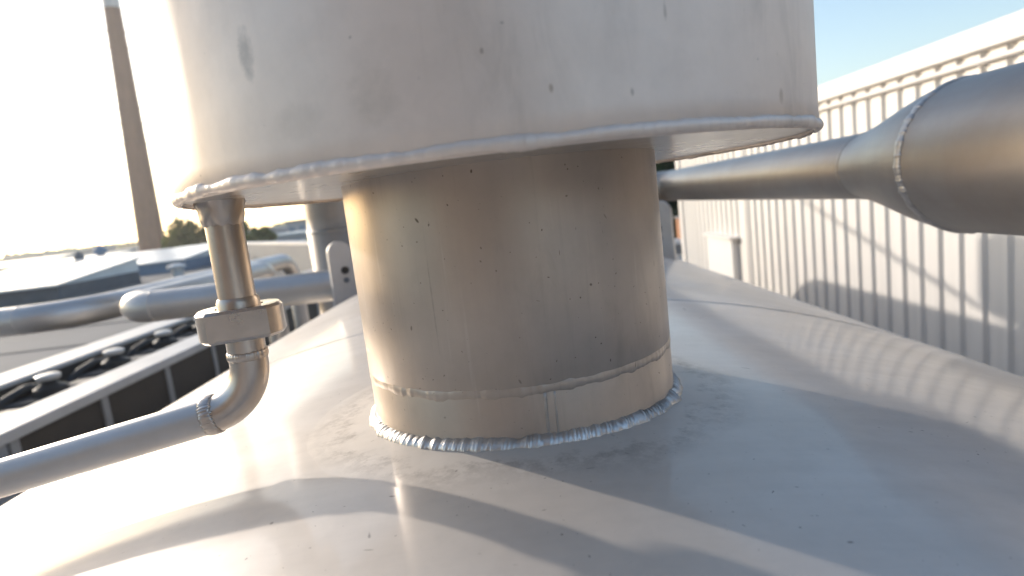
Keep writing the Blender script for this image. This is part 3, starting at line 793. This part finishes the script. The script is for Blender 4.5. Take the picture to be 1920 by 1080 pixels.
tree(-28.6, 67, 1.3, 2.0, 14, 'green tree just right of the drain pipe', M['leaf'])
tree(-27.0, 67.5, .9, 1.2, 15, 'low green bush between the drain pipe and the pale far building', M['leaf'], n=1400)
tree(-18.9, 55, -.6, 1.1, 16, 'small green bush left of the riser behind the far building', M['leaf'], n=1200)
tree(8.6, 29.0, 1.9, 2.2, 17, 'dark tree beyond the far corner of the clad building', M['leaf_d'], n=5200, leaf=.16, group='trees beyond the clad building')
tree(6.4, 31.0, 1.6, 2.4, 18, 'dark tree half hidden behind the neck beyond the clad building', M['leaf_d'], n=5200, leaf=.16, group='trees beyond the clad building')
tree(10.8, 34.0, 2.2, 2.6, 19, 'tall dark tree behind the roof edge of the clad building', M['leaf_d'], n=4200, leaf=.18, group='trees beyond the clad building')
# far wood on the skyline: one uneven mass
def wood(name, y, x0, x1, zlo, zhi, seed, n, leaf, mat, label):
    r = random.Random(seed); v = []; f = []
    for i in range(n):
        x = r.uniform(x0, x1); hgt = zlo+(zhi-zlo)*(.45+.55*nz(x*.055, seed)+.25*nz(x*.19, seed+2))
        p = Vector((x, y+r.uniform(-12, 12), G+(hgt-G)*r.random()**.55))
        u = Vector((r.gauss(0, 1), r.gauss(0, .4), r.gauss(0, 1))).normalized(); w = u.orthogonal().normalized()
        s = leaf*r.uniform(.6, 1.4); k = len(v)
        v += [p+u*s, p+w*s*.7, p-u*s, p-w*s*.7]; f.append((k, k+1, k+2, k+3))
    tag(mk(name, v, f, mat, None, at=(0, y, G)), label, 'wood', kind='stuff')
wood('far_wood', 330, -420, 60, -1.5, 5.5, 3, 16000, 1.5, M['leaf'], 'distant wood forming a low strip along the skyline')
def shed(x0, x1, y0, y1, top, label, roof_mat, wall_mat, nwin=5):
    root = thing('industrial_shed', ((x0+x1)/2, (y0+y1)/2, G), label, 'building', 'far sheds behind the felt roof')
    MB().box(x0, x1, y0, y1, G, top).obj('wall', wall_mat, root)
    MB().box(x0-.3, x1+.3, y0-.3, y1+.3, top+.002, top+.35, .05).obj('roof', roof_mat, root)
    for i in range(nwin):
        w = (x1-x0)/nwin; a = x0+w*(i+.2)
        MB().box(a, a+w*.6, y0-.06, y0+.02, top-2.0, top-.8).obj('window', M['kerb_blue'], root)
shed(-33.0, -27.4, 80, 96, -1.0, 'long pale blue shed between the drain pipe and the riser', M['skylight'], M['grey_wall'])
shed(-58, -40, 130, 150, .2, 'far grey shed with pale roof right of the chimney', M['skylight'], M['grey_wall'])
shed(-92, -74, 120, 140, -.6, 'far pale shed left of the chimney foot', M['skylight'], M['grey_wall'])
shed(-128, -104, 135, 160, .4, 'far pale shed near the left picture edge', M['skylight'], M['concrete'])
shed(-44, -34, 120, 140, 1.0, 'far grey shed on the skyline right of the drain pipe', M['concrete'], M['grey_wall'])
# clutter seen through the gap right of the neck
ga = thing('roof_annex', (4.8, 17, G), 'grey annex roof seen in the gap between neck and clad building', 'building')
MB().box(1.5, 8.5, 15.0, 20.0, G, -2.05).obj('wall', M['grey_wall'], ga); MB().box(1.4, 8.6, 14.9, 20.1, -2.048, -1.9, .02).obj('roof', M['coping'], ga)
gb = thing('annex_chimney', (4.5, 16.2, -1.9), 'small orange brick flue on the annex roof beside the cladding', 'flue')
MB().box(4.33, 4.62, 16.0, 16.3, -1.9, -.95, .01).obj('stack', M['orange'], gb); MB().box(4.29, 4.66, 15.96, 16.34, -.948, -.90, .01).obj('cap', M['concrete'], gb)
gc = thing('air_unit', (4.0, 15.6, -1.9), 'pale air handling unit on the annex roof in the gap right of the neck', 'air unit')
MB().box(3.55, 4.25, 15.3, 15.9, -1.898, -1.45, .02).obj('casing', M['cap'], gc); MB().box(3.62, 4.18, 15.285, 15.3, -1.8, -1.55).obj('grille', M['kerb'], gc)
# lattice mast far off
ma = thing('lattice_mast', (-260, 400, G), 'faint thin lattice mast on the skyline left of the chimney', 'mast')
mx_, my_ = -258.0, 405.0
v = []; f = []
def strut(a, b, r):
    q, w = tube([a, b], r, 5); n = len(v); v.extend(q); f.extend([tuple(i+n for i in t) for t in w])
hs = [0, 5, 10, 14, 18, 21]
def cw(h): return 1.7*(1-h/24)
cor = lambda h, i: Vector((mx_+cw(h)*(1 if i in (0, 1) else -1), my_+cw(h)*(1 if i in (0, 3) else -1), G+h))
for i in range(4):
    strut(cor(0, i), cor(21, i), .09)
    for j in range(5):
        strut(cor(hs[j], i), cor(hs[j+1], (i+1) % 4), .05); strut(cor(hs[j], (i+1) % 4), cor(hs[j+1], i), .05)
mk('lattice', v, f, M['mast'], ma)

# ------------------------------------------------------------------ hazy evening air
hm, nt, out = new_mat('haze_air')
pv = nt.nodes.new('ShaderNodeVolumePrincipled'); pv.inputs['Color'].default_value = (.93, .94, .96, 1)
pv.inputs['Density'].default_value = .0006; pv.inputs['Anisotropy'].default_value = .6
nt.links.new(pv.outputs[0], out.inputs['Volume'])
hz = MB().box(-810, 810, -410, 910, G-1.0, 48).obj('haze', hm)
tag(hz, 'thin warm haze in the evening air', 'haze', kind='stuff')
